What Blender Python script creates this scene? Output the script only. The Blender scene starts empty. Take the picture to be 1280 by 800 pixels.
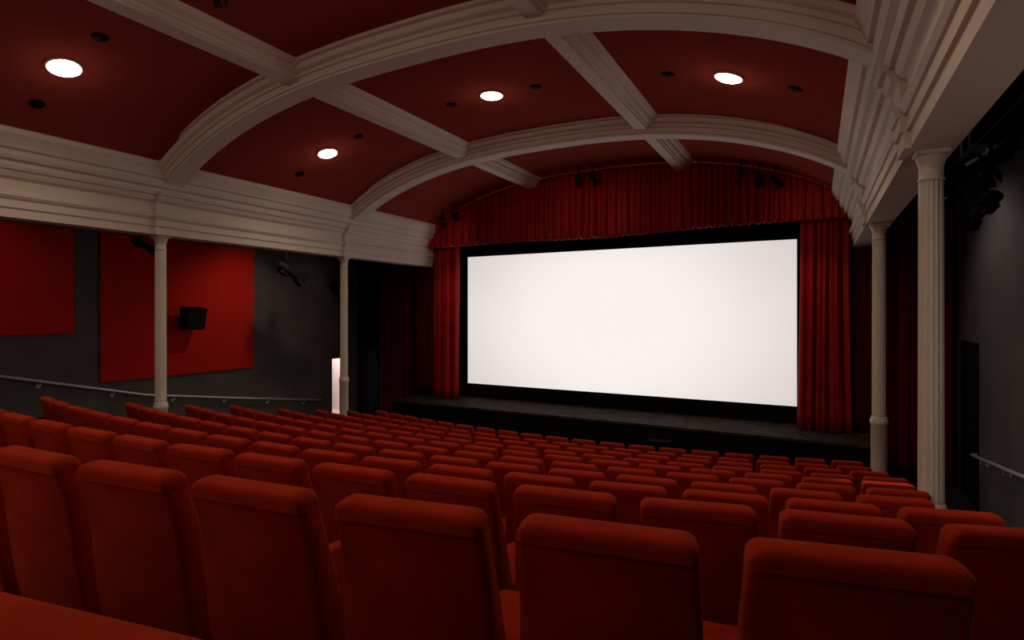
import bpy, bmesh, math, random
from mathutils import Vector, Matrix
random.seed(7)
scn = bpy.context.scene
COL = scn.collection
PI = math.pi
scn.view_settings.view_transform = 'Standard'

# ------------------------------------------------------------------ materials
def mat(name, color, rough=0.6, metal=0.0, sheen=0.0, noise=0.0, nscale=20.0, bump=0.0, bscale=60.0,
        emit=None, estr=0.0, color2=None, spec=0.5):
    m = bpy.data.materials.new(name); m.use_nodes = True
    nt = m.node_tree; b = nt.nodes["Principled BSDF"]
    b.inputs["Base Color"].default_value = (*color, 1)
    b.inputs["Roughness"].default_value = rough
    b.inputs["Metallic"].default_value = metal
    b.inputs["Specular IOR Level"].default_value = spec
    if sheen:
        b.inputs["Sheen Weight"].default_value = sheen
        b.inputs["Sheen Roughness"].default_value = 0.4
        b.inputs["Sheen Tint"].default_value = (1.0, 0.19, 0.06, 1)
    tc = nt.nodes.new("ShaderNodeTexCoord")
    if noise:
        n = nt.nodes.new("ShaderNodeTexNoise"); n.inputs["Scale"].default_value = nscale
        n.inputs["Detail"].default_value = 5
        nt.links.new(tc.outputs["Object"], n.inputs["Vector"])
        r = nt.nodes.new("ShaderNodeValToRGB")
        c2 = color2 if color2 else tuple(c*(1-noise) for c in color)
        r.color_ramp.elements[0].position = 0.3; r.color_ramp.elements[0].color = (*c2, 1)
        r.color_ramp.elements[1].position = 0.7; r.color_ramp.elements[1].color = (*color, 1)
        nt.links.new(n.outputs["Fac"], r.inputs["Fac"])
        nt.links.new(r.outputs["Color"], b.inputs["Base Color"])
    if bump:
        n2 = nt.nodes.new("ShaderNodeTexNoise"); n2.inputs["Scale"].default_value = bscale
        n2.inputs["Detail"].default_value = 4
        nt.links.new(tc.outputs["Object"], n2.inputs["Vector"])
        bp = nt.nodes.new("ShaderNodeBump"); bp.inputs["Strength"].default_value = bump
        bp.inputs["Distance"].default_value = 0.01
        nt.links.new(n2.outputs["Fac"], bp.inputs["Height"])
        nt.links.new(bp.outputs["Normal"], b.inputs["Normal"])
    if emit:
        b.inputs["Emission Color"].default_value = (*emit, 1)
        b.inputs["Emission Strength"].default_value = estr
    return m

M_SEAT = mat("seat_velvet", (0.37, 0.022, 0.005), 0.85, sheen=0.14, noise=0.38, nscale=6, bump=0.35, bscale=260, spec=0.03)
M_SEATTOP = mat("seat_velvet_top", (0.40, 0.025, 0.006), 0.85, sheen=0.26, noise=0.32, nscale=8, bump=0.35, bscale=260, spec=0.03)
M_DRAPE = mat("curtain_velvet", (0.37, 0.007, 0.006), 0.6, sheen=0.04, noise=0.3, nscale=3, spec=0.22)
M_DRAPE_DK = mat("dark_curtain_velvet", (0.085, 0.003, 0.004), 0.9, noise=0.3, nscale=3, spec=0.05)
M_CEIL = mat("red_plaster", (0.285, 0.045, 0.032), 0.85, noise=0.10, nscale=1.2, bump=0.05, bscale=25, spec=0.0)
M_WHITE = mat("cream_painted_plaster", (0.66, 0.555, 0.475), 0.6, noise=0.06, nscale=2.5, bump=0.05, bscale=40, spec=0.2)
M_COLUMN = mat("cream_painted_iron", (0.70, 0.61, 0.53), 0.45, noise=0.05, nscale=8, spec=0.3)
M_WALL = mat("charcoal_wall_paint", (0.100, 0.092, 0.088), 0.8, noise=0.22, nscale=1.5, bump=0.08, bscale=30, spec=0.15)
M_BLACK = mat("matt_black", (0.006, 0.006, 0.006), 0.85, noise=0.3, nscale=10, spec=0.1)
M_BLKMET = mat("black_metal", (0.008, 0.008, 0.009), 0.6, noise=0.2, nscale=12, spec=0.12)
M_CARPET = mat("dark_carpet", (0.022, 0.014, 0.014), 0.95, noise=0.4, nscale=60, bump=0.3, bscale=200, spec=0.1)
M_STAGE = mat("worn_stage_boards", (0.060, 0.038, 0.028), 0.75, noise=0.75, nscale=5, spec=0.05)
M_PANEL = mat("red_acoustic_fabric", (0.50, 0.018, 0.009), 0.9, noise=0.06, nscale=4, bump=0.15, bscale=300, spec=0.05)
M_STEEL = mat("brushed_steel", (0.62, 0.62, 0.63), 0.35, metal=0.45, noise=0.1, nscale=30)
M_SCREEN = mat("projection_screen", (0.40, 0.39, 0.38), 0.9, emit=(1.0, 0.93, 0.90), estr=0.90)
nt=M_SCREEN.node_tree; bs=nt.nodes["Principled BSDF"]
# projector light painted as emission, a little weaker toward the edge of the sheet
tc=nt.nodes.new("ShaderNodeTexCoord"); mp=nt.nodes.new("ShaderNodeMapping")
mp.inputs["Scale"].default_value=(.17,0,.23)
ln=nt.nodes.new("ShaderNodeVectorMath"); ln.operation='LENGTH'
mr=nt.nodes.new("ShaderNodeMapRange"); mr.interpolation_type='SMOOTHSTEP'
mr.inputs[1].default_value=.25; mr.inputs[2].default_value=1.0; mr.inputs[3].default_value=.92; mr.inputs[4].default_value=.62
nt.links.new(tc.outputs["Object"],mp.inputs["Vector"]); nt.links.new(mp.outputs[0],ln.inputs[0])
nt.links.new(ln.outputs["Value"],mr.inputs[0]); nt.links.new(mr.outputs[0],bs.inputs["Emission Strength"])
M_LAMP = mat("lit_lamp_glass", (1, 1, 1), 0.4, emit=(1.0, 0.86, 0.68), estr=22, noise=0.02)
M_RING = mat("lamp_reflector_ring", (0.55, 0.25, 0.18), 0.5, noise=0.05, spec=0.2)
M_DOOR = mat("dark_door_paint", (0.010, 0.012, 0.020), 0.6, noise=0.2, nscale=5, spec=0.15)
M_LOBBY = mat("lobby_white_wall", (0.9, 0.8, 0.78), 0.7, noise=0.03, nscale=3)

# ------------------------------------------------------------------ helpers
def mesh_obj(name, verts, faces, material, smooth=False, parent=None, fixn=True):
    me = bpy.data.meshes.new(name)
    me.from_pydata([tuple(v) for v in verts], [], faces)
    if fixn:
        bm = bmesh.new(); bm.from_mesh(me)
        bmesh.ops.recalc_face_normals(bm, faces=bm.faces); bm.to_mesh(me); bm.free()
    me.materials.append(material)
    if smooth:
        me.polygons.foreach_set("use_smooth", [True]*len(me.polygons))
    o = bpy.data.objects.new(name, me); COL.objects.link(o)
    if parent: o.parent = parent
    return o

def bm_obj(name, bm, material, smooth=False, parent=None):
    me = bpy.data.meshes.new(name)
    bmesh.ops.recalc_face_normals(bm, faces=bm.faces)
    bm.to_mesh(me); bm.free(); me.materials.append(material)
    if smooth: me.polygons.foreach_set("use_smooth", [True]*len(me.polygons))
    o = bpy.data.objects.new(name, me); COL.objects.link(o)
    if parent: o.parent = parent
    return o

def add_box(bm, x0, x1, y0, y1, z0, z1, bev=0.0):
    r = bmesh.ops.create_cube(bm, size=1.0)
    vs = r["verts"]
    for v in vs:
        v.co = Vector(((x0+x1)/2+v.co.x*(x1-x0), (y0+y1)/2+v.co.y*(y1-y0), (z0+z1)/2+v.co.z*(z1-z0)))
    if bev:
        es = list({e for v in vs for e in v.link_edges})
        bmesh.ops.bevel(bm, geom=es, offset=bev, segments=2, affect='EDGES', profile=0.5)

def box_obj(name, x0, x1, y0, y1, z0, z1, material, bev=0.0, parent=None):
    bm = bmesh.new(); add_box(bm, x0, x1, y0, y1, z0, z1, bev)
    return bm_obj(name, bm, material, False, parent)

def add_cyl(bm, p0, p1, r0, r1=None, seg=16):
    r1 = r0 if r1 is None else r1
    p0 = Vector(p0); p1 = Vector(p1); d = p1-p0
    q = d.to_track_quat('Z', 'Y').to_matrix().to_4x4()
    bmesh.ops.create_cone(bm, cap_ends=True, segments=seg, radius1=r0, radius2=r1, depth=d.length,
                          matrix=Matrix.Translation((p0+p1)/2) @ q)

def revolve(name, prof, material, seg=32, parent=None, smooth=True, flute=None):
    verts=[]; faces=[]
    for (r, z) in prof:
        for i in range(seg):
            a = 2*PI*i/seg; rr = r
            if flute and flute[0] <= z <= flute[1]:
                rr = r - flute[3]*abs(math.sin(a*flute[2]/2))**0.7
            verts.append((rr*math.cos(a), rr*math.sin(a), z))
    n = len(prof)
    for j in range(n-1):
        for i in range(seg):
            i2=(i+1)%seg
            faces.append((j*seg+i, j*seg+i2, (j+1)*seg+i2, (j+1)*seg+i))
    faces.append(tuple(range(seg))); faces.append(tuple((n-1)*seg+i for i in range(seg)))
    return mesh_obj(name, verts, faces, material, smooth, parent)

def autosmooth(o, ang=35):
    me = o.data
    bm = bmesh.new(); bm.from_mesh(me)
    for e in bm.edges:
        if len(e.link_faces)==2 and e.calc_face_angle(0) > math.radians(ang): e.smooth=False
    for f in bm.faces: f.smooth=True
    bm.to_mesh(me); bm.free()

def thing(name, label, cat, loc=(0,0,0), group=None):
    e = bpy.data.objects.new(name, None); e.empty_display_size=0.2
    e.location = loc; COL.objects.link(e)
    e["label"]=label; e["category"]=cat
    if group: e["group"]=group
    return e

def tag(o, label, cat, group=None):
    o["label"]=label; o["category"]=cat
    if group: o["group"]=group
    return o

def struct(o, label=None, cat=None):
    o["kind"]="structure"
    o["label"]=label or "part of the auditorium shell"; o["category"]=cat or "building part"
    return o

def copy_thing(src, loc, rotz=0.0):
    t = src.copy(); COL.objects.link(t)
    t.location = loc; t.rotation_euler = (src.rotation_euler[0], src.rotation_euler[1], rotz)
    for c in src.children:
        k = c.copy(); COL.objects.link(k); k.parent = t
    return t

# ------------------------------------------------------------------ dimensions (metres, eye level z=0)
XL, XR = -9.87, 0.82          # column lines
XC = (XL+XR)/2
WL, WR = -12.8, 2.4           # outer walls
YB, YF = -2.6, 14.4
RIBS = [1.40, 5.6, 9.85]
ZC = 1.30                     # top of columns
HS = (XR-XL)/2-.18

def arch(x, hs, z0, rise):
    t = min(1.0, abs(x-XC)/hs)
    return z0 + rise*max(0.0, 1-t**2.5)**0.8
def rib_z(x): return arch(x, HS, 1.90, 1.27)
def vault_z(x): return arch(x, HS+.10, 2.10, 1.35)
def vault_n(x):
    e=0.02; s=(vault_z(x+e)-vault_z(x-e))/(2*e)
    return Vector((s,0,-1)).normalized()

# ------------------------------------------------------------------ floor (curved seating terraces)
ZT = [-.340,-.524,-.756,-.995,-1.22,-1.43,-1.63,-1.83,-2.01,-2.19,-2.34]
SH = 0.98
def sag(x): return (x+4.4)**2/38.0
def yc(n): return 0.92+0.97*(n-1)
def floor_z(x,y):
    s=y-sag(x); n=0
    for i in range(11):
        if s>=yc(i)-0.30: n=i
    return ZT[n]-SH
verts=[]; faces=[]; NX=44
lines=[]
for n in range(11):
    z=ZT[n]-SH
    a = None if n==0 else yc(n)-0.30
    b = None if n==10 else yc(n+1)-0.30
    lines.append((a,z)); lines.append((b,z))
for k,(a,z) in enumerate(lines):
    for i in range(NX+1):
        x=WL+(WR-WL)*i/NX
        y = YB if (a is None and k==0) else (YF if a is None else min(a+sag(x),YF-0.01*(22-k)))
        verts.append((x,y,z))
for k in range(len(lines)-1):
    for i in range(NX):
        p=k*(NX+1)+i
        faces.append((p,p+1,p+NX+2,p+NX+1))
fl = mesh_obj("floor", verts, faces, M_CARPET); struct(fl,"dark carpeted stepped floor of the auditorium","floor")

# ------------------------------------------------------------------ walls
def wall(name, boxes, m=M_WALL, label="dark charcoal painted wall"):
    bm=bmesh.new()
    for b in boxes: add_box(bm,*b)
    return struct(bm_obj(name,bm,m), label, "wall")
ZB=-3.6; ZA=2.55
DY0,DY1=12.28,12.80
wall("wall_left", [(WL-.15,WL,YB,DY0,ZB,ZA),(WL-.15,WL,DY0,DY1,-1.41,ZA),(WL-.15,WL,DY1,YF,ZB,ZA)])
wall("wall_right", [(WR,WR+.15,YB,YF,ZB,ZA)])
wall("wall_back", [(WL-.15,WR+.15,YB-.15,YB,ZB,3.8)])
wall("wall_front", [(WL-.15,WR+.15,YF,YF+.15,ZB,3.8)], M_BLACK, "black wall behind the stage")
wall("wall_front", [(WL,-10.45,13.36,13.5,ZB,ZA)], M_BLACK, "dark wall beside the stage")
wall("wall_lobby", [(WL-1.8,WL-1.7,11.5,14.0,ZB,0),(WL-1.8,WL-.15,11.4,11.5,ZB,0),(WL-1.8,WL-.15,14.0,14.1,ZB,0),
                    (WL-1.8,WL-.15,11.4,14.1,-.1,0),(WL-1.8,WL-.15,11.4,14.1,ZB,-3.32)], M_LOBBY, "pale lit lobby wall beyond the doorway")
bm=bmesh.new()
add_box(bm,WL-.16,WL+.01,DY0-.04,DY0,-3.32,-1.37); add_box(bm,WL-.16,WL+.02,DY1,DY1+.05,-3.32,-1.37); add_box(bm,WL-.16,WL+.02,DY0-.04,DY1+.05,-1.41,-1.37)
struct(bm_obj("trim_1",bm,M_DOOR),"dark frame round the lit doorway","door frame")
def door(name, label, build):
    bm=bmesh.new(); build(bm); return struct(bm_obj(name,bm,M_DOOR),label,"door")
def d1(bm):
    add_box(bm,-12.70,-12.62,13.27,13.35,-3.32,-1.15); add_box(bm,-11.98,-11.90,13.27,13.35,-3.32,-1.15)
    add_box(bm,-12.70,-11.90,13.27,13.35,-1.15,-1.07)
    add_box(bm,-12.62,-12.31,13.30,13.35,-3.32,-1.15,.01); add_box(bm,-12.29,-11.98,13.30,13.35,-3.32,-1.15,.01)
    for x in (-12.46,-12.14): add_box(bm,x-.08,x+.08,13.285,13.30,-2.2,-1.5,.005)
door("door_1","dark blue-black double door beside the stage",d1)
def d2(bm):
    add_box(bm,WR-.02,WR,11.95,12.05,-3.32,-.55); add_box(bm,WR-.02,WR,13.1,13.2,-3.32,-.55); add_box(bm,WR-.02,WR,11.95,13.2,-.62,-.52)
    add_box(bm,WR-.012,WR,12.05,13.1,-3.32,-.62)
dd=door("door_2","black side door in the charcoal wall",d2); dd.data.materials[0]=M_BLACK

# ------------------------------------------------------------------ ceiling vault
NXV=96; verts=[]; faces=[]
pts=[]
for i in range(NXV+1):
    ph=-PI/2+PI*i/NXV
    x=XC+(HS+.10)*math.sin(ph); pts.append((x,vault_z(x)))
NY=8
for j in range(NY+1):
    y=YB+(YF-YB)*j/NY
    for (x,z) in pts: verts.append((x,y,z))
for j in range(NY):
    for i in range(NXV):
        p=j*(NXV+1)+i; faces.append((p,p+1,p+NXV+2,p+NXV+1))
v=mesh_obj("ceiling",verts,faces,M_CEIL,True); struct(v,"red barrel-vaulted ceiling","ceiling")
for (a,b) in ((WL-.15,XL-.1),(XR+.1,WR+.15)):
    o=box_obj("ceiling",a,b,YB,YF,2.40,2.5,M_BLACK); struct(o,"dark flat ceiling over the side aisle","ceiling")

# ------------------------------------------------------------------ arch ribs
tn=[2]
def trim(o,label):
    o.name="trim_%d"%tn[0]; tn[0]+=1; return struct(o,label,"moulding")
HALF=[(0.145,0),(0.145,.032),(0.172,.034),(0.182,.055),(0.182,.115),(0.218,.118),(0.218,.165),(0.255,.168),(0.283,.185),(0.292,.21),(0.292,.25),(0.35,.253),(0.372,.27),(0.39,.295),(0.44,.30),(0.46,.315),(0.485,.34),(0.485,.46)]
RP=[(-w,n) for (w,n) in reversed(HALF)]+HALF
def rib(y0):
    verts=[]; faces=[]; N=110; m=len(RP)
    for i in range(N+1):
        ph=-PI/2+PI*i/N
        x=XC+HS*math.sin(ph); z=rib_z(x)
        x1=XC+HS*math.sin(max(-PI/2,ph-.02)); x2=XC+HS*math.sin(min(PI/2,ph+.02))
        tx=x2-x1; tz=rib_z(x2)-rib_z(x1); l=math.hypot(tx,tz) or 1
        nx,nz=-tz/l,tx/l
        for (w,n) in RP: verts.append((x+nx*n,y0+w,z+nz*n))
    for i in range(N):
        for k in range(m):
            k2=(k+1)%m; faces.append((i*m+k,i*m+k2,(i+1)*m+k2,(i+1)*m+k))
    faces.append(tuple(range(m))); faces.append(tuple(N*m+k for k in range(m)))
    o=mesh_obj("rib",verts,faces,M_WHITE,True); autosmooth(o,30)
    trim(o,"cream moulded arch rib spanning the vault")
for y in RIBS: rib(y)
# longitudinal beams
BH=[(0.10,0),(0.10,.03),(0.13,.035),(0.145,.07),(0.18,.075),(0.20,.105),(0.205,.14),(0.25,.145),(0.275,.17),(0.30,.20),(0.30,.34)]
BP=[(-w,n) for (w,n) in reversed(BH)]+BH
for xb in (-6.38,-2.66):
    e=.05; s=(rib_z(xb+e)-rib_z(xb-e))/(2*e); l=math.hypot(1,s); tx,tz=1/l,s/l; nx,nz=-tz,tx
    zb=rib_z(xb)+.070
    verts=[]; m=len(BP)
    for y in (YB,YF-.2):
        for (w,n) in BP: verts.append((xb+tx*w+nx*n,y,zb+tz*w+nz*n))
    faces=[(k,(k+1)%m,m+(k+1)%m,m+k) for k in range(m)]+[tuple(range(m)),tuple(m+k for k in range(m))]
    o=mesh_obj("beam",verts,faces,M_WHITE); trim(o,"cream moulded beam running along the vault")
# entablatures
EP=[(-.16,1.30),(.16,1.30),(.16,1.43),(.185,1.435),(.185,1.55),(.205,1.555),(.235,1.595),(.235,1.62),(.185,1.64),(.185,1.81),(.20,1.83),(.24,1.85),(.27,1.90),(.27,1.935),
    (.31,1.94),(.33,1.985),(.33,2.04),(.385,2.065),(.41,2.115),(.41,2.19),(.45,2.195),(.47,2.25),(.50,2.31),(.54,2.37),(.54,2.44),(.50,2.46),(-.16,2.46)]
def entab(side,y0,y1,ex=0,zt=None):
    P=[]
    for (i,z) in EP:
        P.append((i+(ex if i>0 else 0),z))
    if zt:
        Q=[]
        for (i,z) in EP:
            if z<=zt: Q.append((i+(ex if i>0 else 0),z))
        Q.append((Q[-1][0],zt)); Q.append((-.10,zt)); Q[0]=(-.10,Q[0][1]); P=Q
    m=len(P); verts=[]
    for y in (y0,y1):
        for (i,z) in P: verts.append(((XL+i) if side<0 else (XR-i),y,z-(0.004 if ex and z<1.31 else 0)))
    faces=[(k,(k+1)%m,m+(k+1)%m,m+k) for k in range(m)]+[tuple(range(m)),tuple(m+k for k in range(m))]
    return mesh_obj("entab",verts,faces,M_WHITE)
for s in (-1,1):
    trim(entab(s,YB,13.15),"cream stepped cornice and beam above the columns")
    for y in RIBS:
        o=entab(s,y-.20,y+.20,.045,1.99); trim(o,"cream block where the arch meets the column")

# ------------------------------------------------------------------ columns
def column(x,y):
    fz=floor_z(x,y)
    e=thing("column","slender cream fluted column supporting the beam","column",(x,y,fz),"fluted columns")
    zt=ZC-.004-fz; zp=-1.60-fz
    revolve("shaft",[(.076,zp+.06),(.090,zp+.07),(.090,zp+.1)]+[(.090-.005*k/10,zp+.1+(zt-.24-zp-.1)*k/10) for k in range(1,11)],M_COLUMN,112,e,True,(zp+.09,zt-.23,16,.011))
    revolve("capital",[(.083,zt-.24),(.091,zt-.235),(.091,zt-.225),(.084,zt-.22),(.084,zt-.12),(.090,zt-.11),(.094,zt-.09),(.102,zt-.065),(.106,zt-.055),(.106,zt-.035)],M_COLUMN,40,e)
    b=box_obj("abacus",-.114,.114,-.114,.114,zt-.035,zt,M_COLUMN,.006,e)
    revolve("base",[(.15,0),(.15,.06),(.13,.08),(.12,.12),(.110,.16),(.103,.2),(.103,zp-.06),(.113,zp-.05),(.116,zp-.02),(.113,zp+.01),(.101,zp+.03),(.101,zp+.05),(.092,zp+.07)],M_COLUMN,40,e)
for y in RIBS:
    column(XL,y); column(XR,y)

# ------------------------------------------------------------------ chairs
def offset_poly(P,d):
    n=len(P); out=[]
    A=sum(P[i][0]*P[(i+1)%n][1]-P[(i+1)%n][0]*P[i][1] for i in range(n))
    s=1 if A>0 else -1
    for i in range(n):
        a=Vector(P[i-1]); b=Vector(P[i]); c=Vector(P[(i+1)%n])
        t1=(b-a).normalized(); t2=(c-b).normalized()
        n1=Vector((-t1.y,t1.x))*s; n2=Vector((-t2.y,t2.x))*s
        nn=(n1+n2); nn=nn.normalized() if nn.length>1e-6 else n1
        out.append((b.x+nn.x*d,b.y+nn.y*d))
    return out
def puffy(name,P,hw,r,material,parent,wfun=None,ang=50,ztop=None):
    st=[(-hw,r),(-hw+r*.12,r*.55),(-hw+r*.4,r*.2),(-hw+r,0),(0,0),(hw-r,0),(hw-r*.4,r*.2),(hw-r*.12,r*.55),(hw,r)]
    verts=[]; m=len(P)
    for (x,d) in st:
        Q=offset_poly(P,d)
        for k,(y,z) in enumerate(Q):
            if ztop and P[k][1]>ztop-.02: z=P[k][1]
            f=wfun(z) if wfun else 1.0
            verts.append((x*f,y,z))
    faces=[]
    for j in range(len(st)-1):
        for k in range(m):
            k2=(k+1)%m; faces.append((j*m+k,j*m+k2,(j+1)*m+k2,(j+1)*m+k))
    faces.append(tuple(range(m))); faces.append(tuple((len(st)-1)*m+k for k in range(m)))
    o=mesh_obj(name,verts,faces,material,True,parent); autosmooth(o,ang); return o
def rp(P,r,seg=3):
    out=[]; n=len(P)
    for i in range(n):
        a=Vector(P[i-1]); b=Vector(P[i]); c=Vector(P[(i+1)%n])
        d1=(a-b); d2=(c-b); rr=min(r,d1.length*.45,d2.length*.45)
        p=b+d1.normalized()*rr; q=b+d2.normalized()*rr
        for k in range(seg+1):
            t=k/seg; out.append(tuple(p*(1-t)**2+b*2*t*(1-t)+q*t*t))
    return out
seat0=thing("cinema_chair","tall red velvet cinema chair in a curved row","chair",(0,0,0),"rows of cinema chairs")
# gently curved side outline: widest at the waist, easing in to the top
Wz=lambda z:.236-.020*max(0,(z-.45)/.5)**1.6
back=[(.085,.20),(.105,.42),(.06,.55),(.020,.70),(-.016,.82),(-.036,.89),(-.044,.928),(-.136,.928),(-.126,.89),(-.112,.84),(-.095,.74),(-.080,.60),(-.058,.45),(-.01,.20)]
puffy("backrest",back,.236,.020,M_SEAT,seat0,lambda z:Wz(z)/.236,65,.928)
def cap():
    # padded top that rolls slightly rearward over the back
    verts=[]; faces=[]; hw=Wz(.928)+.001; NXs=32; NA=20
    z0=.924
    for i in range(NXs+1):
        u=-1+2*i/NXs; u=math.copysign(1-(1-abs(u))**2.2,u)
        x=hw*u
        R=.040
        e=max(0,(abs(x)-(hw-R))/R); hh=.057-R*(1-math.sqrt(max(0,1-e*e)))*.85
        e2=max(0,(abs(x)-(hw-.020))/.020); wd=1-.38*(1-math.sqrt(max(0,1-e2*e2)))
        for k in range(NA+1):
            a=PI*k/NA
            c=math.cos(a); s=math.sin(a)
            y=-.0915+(.0475*wd)*math.copysign(abs(c)**.62,c); z=z0+hh*s**.68
            if c<0: y-= .009*math.sin(min(PI,2*(PI-a)))*wd
            y-= .004*s
            verts.append((x,y,z))
    for i in range(NXs):
        for k in range(NA):
            q=i*(NA+1)+k; faces.append((q,q+1,q+NA+2,q+NA+1))
        faces.append((i*(NA+1),(i+1)*(NA+1),(i+1)*(NA+1)+NA,i*(NA+1)+NA))
    faces.append(tuple(range(NA+1))); faces.append(tuple(NXs*(NA+1)+k for k in range(NA+1)))
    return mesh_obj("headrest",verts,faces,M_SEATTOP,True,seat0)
autosmooth(cap(),60)
puffy("seat_cushion",rp([(.09,.33),(.09,.46),(.50,.48),(.54,.43),(.52,.34)],.03),.218,.03,M_SEAT,seat0)
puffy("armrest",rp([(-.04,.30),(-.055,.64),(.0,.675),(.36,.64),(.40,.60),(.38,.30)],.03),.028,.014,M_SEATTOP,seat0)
seat0.children[-1].location=(.264,0,0)
bm=bmesh.new(); add_box(bm,-.018,.018,.02,.30,.02,.31,.004); add_box(bm,-.02,.02,.0,.34,0,.02)
o=bm_obj("support_leg",bm,M_BLKMET,False,seat0); o.location=(.264,0,0)
bm=bmesh.new(); add_box(bm,-.23,.24,.14,.20,.27,.33,.004)
bm_obj("seat_frame",bm,M_BLKMET,False,seat0)
LEFT={0:-2.9,1:-7.4,2:-7.6,3:-8.0,4:-8.0,5:-8.6,6:-9.0,7:-9.0,8:-9.0,9:-9.0,10:-9.0}
RIGHT={0:-.745,1:.072,2:.61,3:.59,4:.455,5:.585,6:.61,7:.68,8:.60,9:.48,10:.44}
PITCH={1:.540}
first=True; nseats=0
for n in range(11):
    x=RIGHT[n]
    while x>LEFT[n]-.1:
        s=(x+4.4)/19.0; a=math.atan(s)
        X=x - math.sin(a)*.095; Y=yc(n)+sag(x)+math.cos(a)*.095
        jit=random.uniform(-.04,.04)
        loc=(X,Y,ZT[n]-SH)
        if first:
            t=seat0; t.location=loc; t.rotation_euler=(0,0,a+jit); first=False
        else: t=copy_thing(seat0,loc,a+jit)
        nseats+=1
        x-=PITCH.get(n,.530)*math.cos(a)
print("SEATS",nseats)

# ------------------------------------------------------------------ stage
st=thing("stage","low black-fronted stage with worn boards below the screen","stage",(-4.7,13.0,-3.32))
box_obj("stage_front",-5.7,5.7,-.8,-.74,0,.81,M_BLACK,0,st)
box_obj("stage_floor",-5.7,5.7,-.84,1.38,.81,.87,M_STAGE,.006,st)
box_obj("stage_body",-5.7,5.7,-.74,1.36,0,.81,M_BLACK,0,st)
# ------------------------------------------------------------------ screen
SX0,SX1,SZ0,SZ1,SY=-8.92,-.36,-2.07,1.597,13.8
sc=thing("cinema_screen","wide blank white lit cinema screen with black masking","screen",((SX0+SX1)/2,SY,SZ0))
w=(SX1-SX0)/2; h=SZ1-SZ0
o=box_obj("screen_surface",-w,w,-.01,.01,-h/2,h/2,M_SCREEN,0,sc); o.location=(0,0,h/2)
bm=bmesh.new()
add_box(bm,-w-.70,-w,-.05,.05,-.37,h+.48); add_box(bm,w,w+.70,-.05,.05,-.37,h+.48)
add_box(bm,-w,w,-.05,.05,h,h+.48); add_box(bm,-w,w,-.05,.05,-.37,0)
bm_obj("screen_masking",bm,M_BLACK,False,sc)

# ------------------------------------------------------------------ curtains
def curtain(name,x0,x1,y0,zt,zb,lam,amp,m,label,cat="curtain",seed=1,nz=14,flare=0.0):
    rnd=random.Random(seed)
    N=int((x1-x0)/(lam/16)); verts=[]; faces=[]
    p=[rnd.uniform(0,6.28) for _ in range(8)]
    for j in range(nz+1):
        f=j/nz
        for i in range(N+1):
            x=x0+(x1-x0)*i/N
            top=zt(x) if callable(zt) else zt; bot=zb(x) if callable(zb) else zb
            z=top+(bot-top)*f
            ph=2*PI*x/lam+2.8*math.sin(x*2.3+p[0])+1.8*math.sin(x*5.1+p[1])+.6*math.sin(x*9.3+p[5]+2.2*f)
            wv=math.sin(ph)+.7*math.sin(ph*.5+p[2]+.6*f)+.30*math.sin(ph*2.1+p[3]+1.5*f)
            am=amp*(.7+.3*f)*(1+.5*math.sin(x*1.7+p[4]))
            xx=x+.16*lam*math.cos(ph)+flare*f**2*(x-(x0+x1)/2)
            verts.append((xx,y0+am*wv,z))
    for j in range(nz):
        for i in range(N):
            q=j*(N+1)+i; faces.append((q,q+1,q+N+2,q+N+1))
    o=mesh_obj(name,verts,faces,m,True,fixn=False)
    md=o.modifiers.new("s","SOLIDIFY"); md.thickness=.004
    return tag(o,label,cat)
def vb(x):
    return 1.79+.07*(x+9.7)/10.2-.06*math.exp(-((x+4.5)/1.5)**2)
curtain("pelmet_curtain",-9.62,.56,12.86,lambda x:vault_z(x)-.04,vb,.135,.046,M_DRAPE,"pleated red velvet pelmet hung under the vault above the screen","curtain",3,12)
curtain("stage_curtain",-9.62,-8.86,13.15,2.0,-2.44,.15,.065,M_DRAPE,"gathered red velvet stage curtain beside the screen","curtain",5,14,.02)
curtain("stage_curtain",-.27,.58,13.15,2.0,-2.44,.15,.07,M_DRAPE,"gathered red velvet stage curtain beside the screen","curtain",6,14,.12)
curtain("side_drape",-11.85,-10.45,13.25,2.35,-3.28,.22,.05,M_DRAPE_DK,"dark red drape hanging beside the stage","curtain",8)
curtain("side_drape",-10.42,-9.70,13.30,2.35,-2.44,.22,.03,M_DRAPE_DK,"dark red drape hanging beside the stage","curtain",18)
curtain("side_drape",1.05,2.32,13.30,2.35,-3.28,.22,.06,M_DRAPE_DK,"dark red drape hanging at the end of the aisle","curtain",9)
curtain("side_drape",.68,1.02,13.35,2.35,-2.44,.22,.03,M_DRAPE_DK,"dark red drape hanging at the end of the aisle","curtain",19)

# ------------------------------------------------------------------ wall panels
for (y0,y1,z0,z1) in ((2.0,5.59,-.42,1.62),(6.05,9.58,-1.43,1.62)):
    bm=bmesh.new(); add_box(bm,.0,.05,-(y1-y0)/2,(y1-y0)/2,0,z1-z0,.008)
    o=bm_obj("acoustic_panel",bm,M_PANEL); o.location=(WL+.002,(y0+y1)/2,z0)
    tag(o,"large flat red fabric panel on the charcoal wall","wall panel","red acoustic panels")

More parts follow.
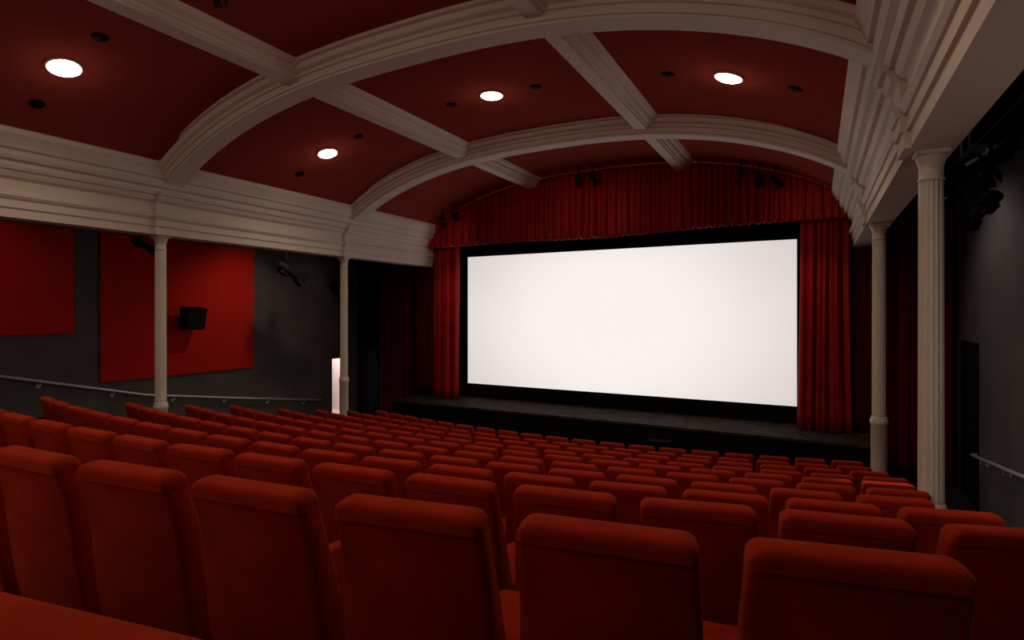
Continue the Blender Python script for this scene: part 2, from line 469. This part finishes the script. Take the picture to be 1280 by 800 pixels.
# ------------------------------------------------------------------ handrails
def handrail(pts,dx,label,r=.022):
    e=thing("handrail",label,"handrail",pts[0],"steel handrails")
    o0=Vector(pts[0])
    cu=bpy.data.curves.new("c","CURVE"); cu.dimensions='3D'; cu.bevel_depth=r; cu.bevel_resolution=4
    sp=cu.splines.new('POLY'); P=[Vector(p)-o0 for p in pts]
    P=[P[0]+Vector((-dx,0,-.0))]+P+[P[-1]+Vector((-dx,0,0))]
    sp.points.add(len(P)-1)
    for q,p in zip(sp.points,P): q.co=(*p,1)
    tmp=bpy.data.objects.new("tmp",cu); COL.objects.link(tmp)
    dg=bpy.context.evaluated_depsgraph_get(); me=bpy.data.meshes.new_from_object(tmp.evaluated_get(dg))
    bpy.data.objects.remove(tmp); me.materials.clear(); me.materials.append(M_STEEL)
    rr=bpy.data.objects.new("rail",me); COL.objects.link(rr); rr.parent=e
    for a,b in zip(pts[:-1],pts[1:]):
        a=Vector(a)-o0; b=Vector(b)-o0; L=(b-a).length; n=max(1,int(L/1.2))
        for k in range(n):
            p=a.lerp(b,(k+.5)/n)
            bm=bmesh.new(); add_cyl(bm,p+Vector((0,0,-.02)),p+Vector((0,0,-.08)),.009,seg=8)
            add_cyl(bm,p+Vector((0,0,-.08)),p+Vector((-dx,0,-.10)),.009,seg=8)
            add_cyl(bm,p+Vector((-dx*.9,0,-.10)),p+Vector((-dx,0,-.10)),.035,seg=14)
            bm_obj("bracket",bm,M_STEEL,False,e)
xl=WL+.09
handrail([(xl,1.5,-.50),(xl,4.4,-1.13),(xl,6.9,-1.79),(xl,9.4,-2.20),(xl,11.8,-2.58)],.09,"slim steel handrail stepping down the charcoal wall",.028)
xr=WR-.09
handrail([(xr,7.0,-1.78),(xr,9.6,-2.12),(xr,12.0,-2.41)],-.09,"slim steel handrail on the aisle wall",.030)

# ------------------------------------------------------------------ ceiling downlights and vents
LAMPS=[]
for yb in (-.75,3.45,7.68):
    for xb in (-8.12,-4.52,-.98): LAMPS.append((xb,yb))
def orient(o,n):
    o.rotation_mode='XYZ'; o.rotation_euler=(-n).to_track_quat('Z','Y').to_euler()
for (xb,yb) in LAMPS:
    n=vault_n(xb); p=Vector((xb,yb,vault_z(xb)))+n*.004
    e=thing("downlight","round glowing recessed downlight in the red ceiling","ceiling light",p,"ceiling downlights")
    orient(e,n)
    revolve("trim_ring",[(.170,-.004),(.170,-.022),(.176,-.026),(.188,-.022),(.194,-.010),(.195,-.0)],M_RING,36,e)
    revolve("lamp_glass",[(.169,-.004),(.169,-.024),(.14,-.040),(.09,-.054),(.0005,-.060)],M_LAMP,36,e)
    L=bpy.data.lights.new("downlight_lamp","SPOT"); L.energy=28 if yb<0 else 60; L.color=(1,.79,.58); L.spot_size=math.radians(150); L.spot_blend=.8; L.shadow_soft_size=.12
    lo=bpy.data.objects.new("downlight_lamp",L); COL.objects.link(lo); lo.location=p+n*.20
    nn=(n+Vector((0,0,-1.5))).normalized()
    lo.rotation_euler=(-nn).to_track_quat('Z','Y').to_euler()
    G=bpy.data.lights.new("downlight_glow","POINT"); G.energy=1.4; G.color=(1,.79,.58); G.shadow_soft_size=.12  # extra point light added below each lamp to make the ceiling pool
    go=bpy.data.objects.new("downlight_glow",G); COL.objects.link(go); go.location=p+n*.32
    for dx in (-.82,.80):
        x=xb+dx*.95; n2=vault_n(x)
        q=Vector((x,yb+.03,vault_z(x)))+n2*.004
        o=revolve("ceiling_vent",[(.085,0),(.085,-.01),(.075,-.016),(.05,-.01),(.045,-.018),(.001,-.018)],M_BLACK,24)
        o.location=q; orient(o,n2); tag(o,"small round black vent in the red ceiling","ceiling vent","round ceiling vents")

# ------------------------------------------------------------------ theatre spotlights
def spot_fixture(loc,rot,drop=.35,size=1.0,label="black theatre spotlight hanging on a bracket"):
    e=thing("spotlight",label,"spotlight",loc,"theatre spotlights")
    e.rotation_euler=(0,0,rot); s=size
    bm=bmesh.new(); add_cyl(bm,(0,-.20*s,-.0*s),(0,.02*s,0),.075*s,.095*s,20); add_cyl(bm,(0,.02*s,0),(0,.22*s,0),.07*s,.075*s,20)
    add_box(bm,-.06*s,.06*s,-.12*s,.05*s,-.11*s,-.05*s,.01)
    o=bm_obj("lamp_body",bm,M_BLKMET,False,e); autosmooth(o,35); o.rotation_euler=(-.5,0,0)
    bm=bmesh.new(); add_box(bm,-.115*s,-.10*s,-.015,.015,-.02,.17*s); add_box(bm,.10*s,.115*s,-.015,.015,-.02,.17*s); add_box(bm,-.115*s,.115*s,-.02,.02,.165*s,.18*s)
    bm_obj("yoke",bm,M_BLKMET,False,e)
    bm=bmesh.new(); add_cyl(bm,(0,0,.18*s),(0,0,drop),.014,seg=10); add_cyl(bm,(0,0,drop-.012),(0,0,drop),.05,seg=14)
    bm_obj("hanging_rod",bm,M_BLKMET,False,e)
    bm=bmesh.new()
    for k in range(4):
        a=k*PI/2
        c=Vector((math.cos(a)*.075*s,.27*s,math.sin(a)*.075*s))
        u=Vector((-math.sin(a),0,math.cos(a)))*.06*s; d=Vector((math.cos(a)*.05,.09,math.sin(a)*.05))*s
        vs=[bm.verts.new(c+u-Vector((0,.05*s,0))),bm.verts.new(c-u-Vector((0,.05*s,0))),bm.verts.new(c-u*1.4+d),bm.verts.new(c+u*1.4+d)]
        bm.faces.new(vs)
    o=bm_obj("barn_doors",bm,M_BLKMET,False,e); o.rotation_euler=(-.5,0,0)
    return e
for (x,rot) in ((-8.85,.5),(-8.5,.2),(-4.95,.3),(-4.6,-.2),(-1.35,.4),(-1.0,.0),(-.72,-.4)):
    z=vault_z(x)-.30; spot_fixture((x,12.45,z),rot,.29,.6)
spot_fixture((-5.3,3.52,vault_z(-5.3)-.17),.6,.16,.55)
spot_fixture((-11.3,9.4,1.02),-.15,1.38,1.35)
spot_fixture((-11.4,6.1,1.32),-.3,1.08,.85)
for (x,y,z,r) in ((1.72,6.6,1.85,.5),(1.6,7.4,1.6,1.2),(1.72,8.3,1.75,-.3),(1.9,9.1,1.35,.4),(1.6,9.9,1.5,.8)):
    spot_fixture((x,y,z),r,2.40-z,1.0)
e=thing("lighting_bar","black ladder-style lighting bar hung in the side aisle","lighting bar",(1.45,5.5,2.0))
bm=bmesh.new()
add_cyl(bm,(0,0,0),(0,5.0,0),.025,seg=12); add_cyl(bm,(0,0,-.28),(0,5.0,-.28),.025,seg=12)
for k in range(13): add_cyl(bm,(0,.1+k*.4,-.28),(0,.1+k*.4,0),.015,seg=8)
bm_obj("ladder_frame",bm,M_BLKMET,False,e)
bm=bmesh.new()
for y in (.5,2.5,4.5): add_cyl(bm,(0,y,0),(0,y,.4),.012,seg=8)
bm_obj("hanger",bm,M_BLKMET,False,e)

# ------------------------------------------------------------------ loudspeakers
def speaker(loc,rot,w,h,d,wall_d,label):
    e=thing("loudspeaker",label,"loudspeaker",loc,"wall loudspeakers"); e.rotation_euler=(0,0,rot)
    o=box_obj("speaker_cabinet",-w/2,w/2,-d/2,d/2,-h/2,h/2,M_BLACK,.015,e); o.rotation_euler=(-.2,0,0)
    o=box_obj("speaker_grille",-w*.44,w*.44,d/2,d/2+.012,-h*.44,h*.44,M_BLKMET,.004,e); o.rotation_euler=(-.2,0,0)
    bm=bmesh.new(); add_box(bm,-.04,.04,-wall_d,-d/2+.02,-.03,.03,.005); add_box(bm,-.1,.1,-wall_d,-wall_d+.015,-.12,.12,.003)
    bm_obj("wall_bracket",bm,M_BLKMET,False,e)
speaker((WL+.34,7.78,-.14),-PI/2,.46,.48,.30,.28,"black loudspeaker bracketed to the red wall panel")
speaker((WL+.30,12.3,.75),-PI/2,.26,.42,.24,.30,"black loudspeaker high on the charcoal wall")
e=thing("floor_monitor","small black cabinet standing against the stage front","cabinet",(-2.9,11.95,-3.32))
box_obj("cabinet_body",-.26,.26,-.20,.20,.0,.62,M_BLACK,.02,e)
box_obj("front_grille",-.22,.22,-.21,-.20,.06,.56,M_BLACK,.004,e)

# ------------------------------------------------------------------ lights
def light(kind,loc,energy,color,size=.2,target=None,name="lamp",**kw):
    L=bpy.data.lights.new(name,kind); L.energy=energy; L.color=color
    if kind=='AREA': L.size=size
    else: L.shadow_soft_size=size
    for k,v in kw.items(): setattr(L,k,v)
    o=bpy.data.objects.new(name,L); COL.objects.link(o); o.location=loc
    if target: o.rotation_euler=(Vector(loc)-Vector(target)).to_track_quat('Z','Y').to_euler()
    return o
light('POINT',(WL-1.1,13.2,-1.0),48,(1,.90,.84),.15,name="lobby_lamp")
light('SPOT',(-11.0,3.4,2.25),24,(1,.76,.62),.08,(WL,3.4,-.2),name="wall_washer",spot_size=math.radians(110),spot_blend=.8)
light('SPOT',(-10.6,9.0,2.1),95,(1,.76,.62),.08,(WL,9.1,-1.3),name="wall_washer",spot_size=math.radians(95),spot_blend=1.0)
light('SPOT',(-11.2,11.3,2.25),14,(1,.80,.68),.08,(WL,11.2,-.5),name="wall_washer",spot_size=math.radians(80),spot_blend=.9)
light('SPOT',(1.15,10.9,2.2),60,(1,.86,.78),.15,(WR,10.7,-.8),name="aisle_washer",spot_size=math.radians(120),spot_blend=1.0)
light('SPOT',(1.25,7.6,2.25),12,(1,.84,.74),.15,(WR,8.6,-1.6),name="aisle_washer",spot_size=math.radians(110),spot_blend=1.0)
light('SPOT',(1.3,7.9,2.2),420,(1,.82,.62),.05,(.62,6.6,-1.65),name="aisle_spot",spot_size=math.radians(17),spot_blend=.8)
light('POINT',(1.75,3.4,-.5),14,(1,.83,.72),.12,name="aisle_soffit_fill")  # unseen light added to brighten the beam underside beside the aisle
light('AREA',(XC,-1.9,.9),38,(1,.80,.66),2.5,(XC,5.5,3.4),name="vault_fill")  # unseen area light added at the back to lift vault and ribs
light('SPOT',(-4.8,11.4,2.4),10,(1,.70,.52),.06,(-5.0,13.0,1.9),name="stage_wash",spot_size=math.radians(150),spot_blend=1.0)
for (x,t) in ((-8.2,-9.3),(-.9,.15)):
    light('SPOT',(x,11.7,1.9),50,(1,.70,.52),.06,(t,13.1,-.9),name="stage_wash",spot_size=math.radians(80),spot_blend=1.0)
    light('SPOT',(x,11.7,2.0),6,(1,.70,.52),.06,(t,13.0,1.9),name="stage_wash",spot_size=math.radians(110),spot_blend=1.0)

w=bpy.data.worlds.new("World"); scn.world=w; w.use_nodes=True
w.node_tree.nodes["Background"].inputs[0].default_value=(.02,.015,.015,1); w.node_tree.nodes["Background"].inputs[1].default_value=.5

# ------------------------------------------------------------------ camera
cd=bpy.data.cameras.new("camera"); cam=bpy.data.objects.new("camera",cd); COL.objects.link(cam)
cd.sensor_width=36; cd.lens=36*702/1280; cd.shift_y=-10/1280; cd.clip_start=.02
cam.location=(0,0,0); cam.rotation_euler=(PI/2,0,math.radians(28.4))
scn.camera=cam
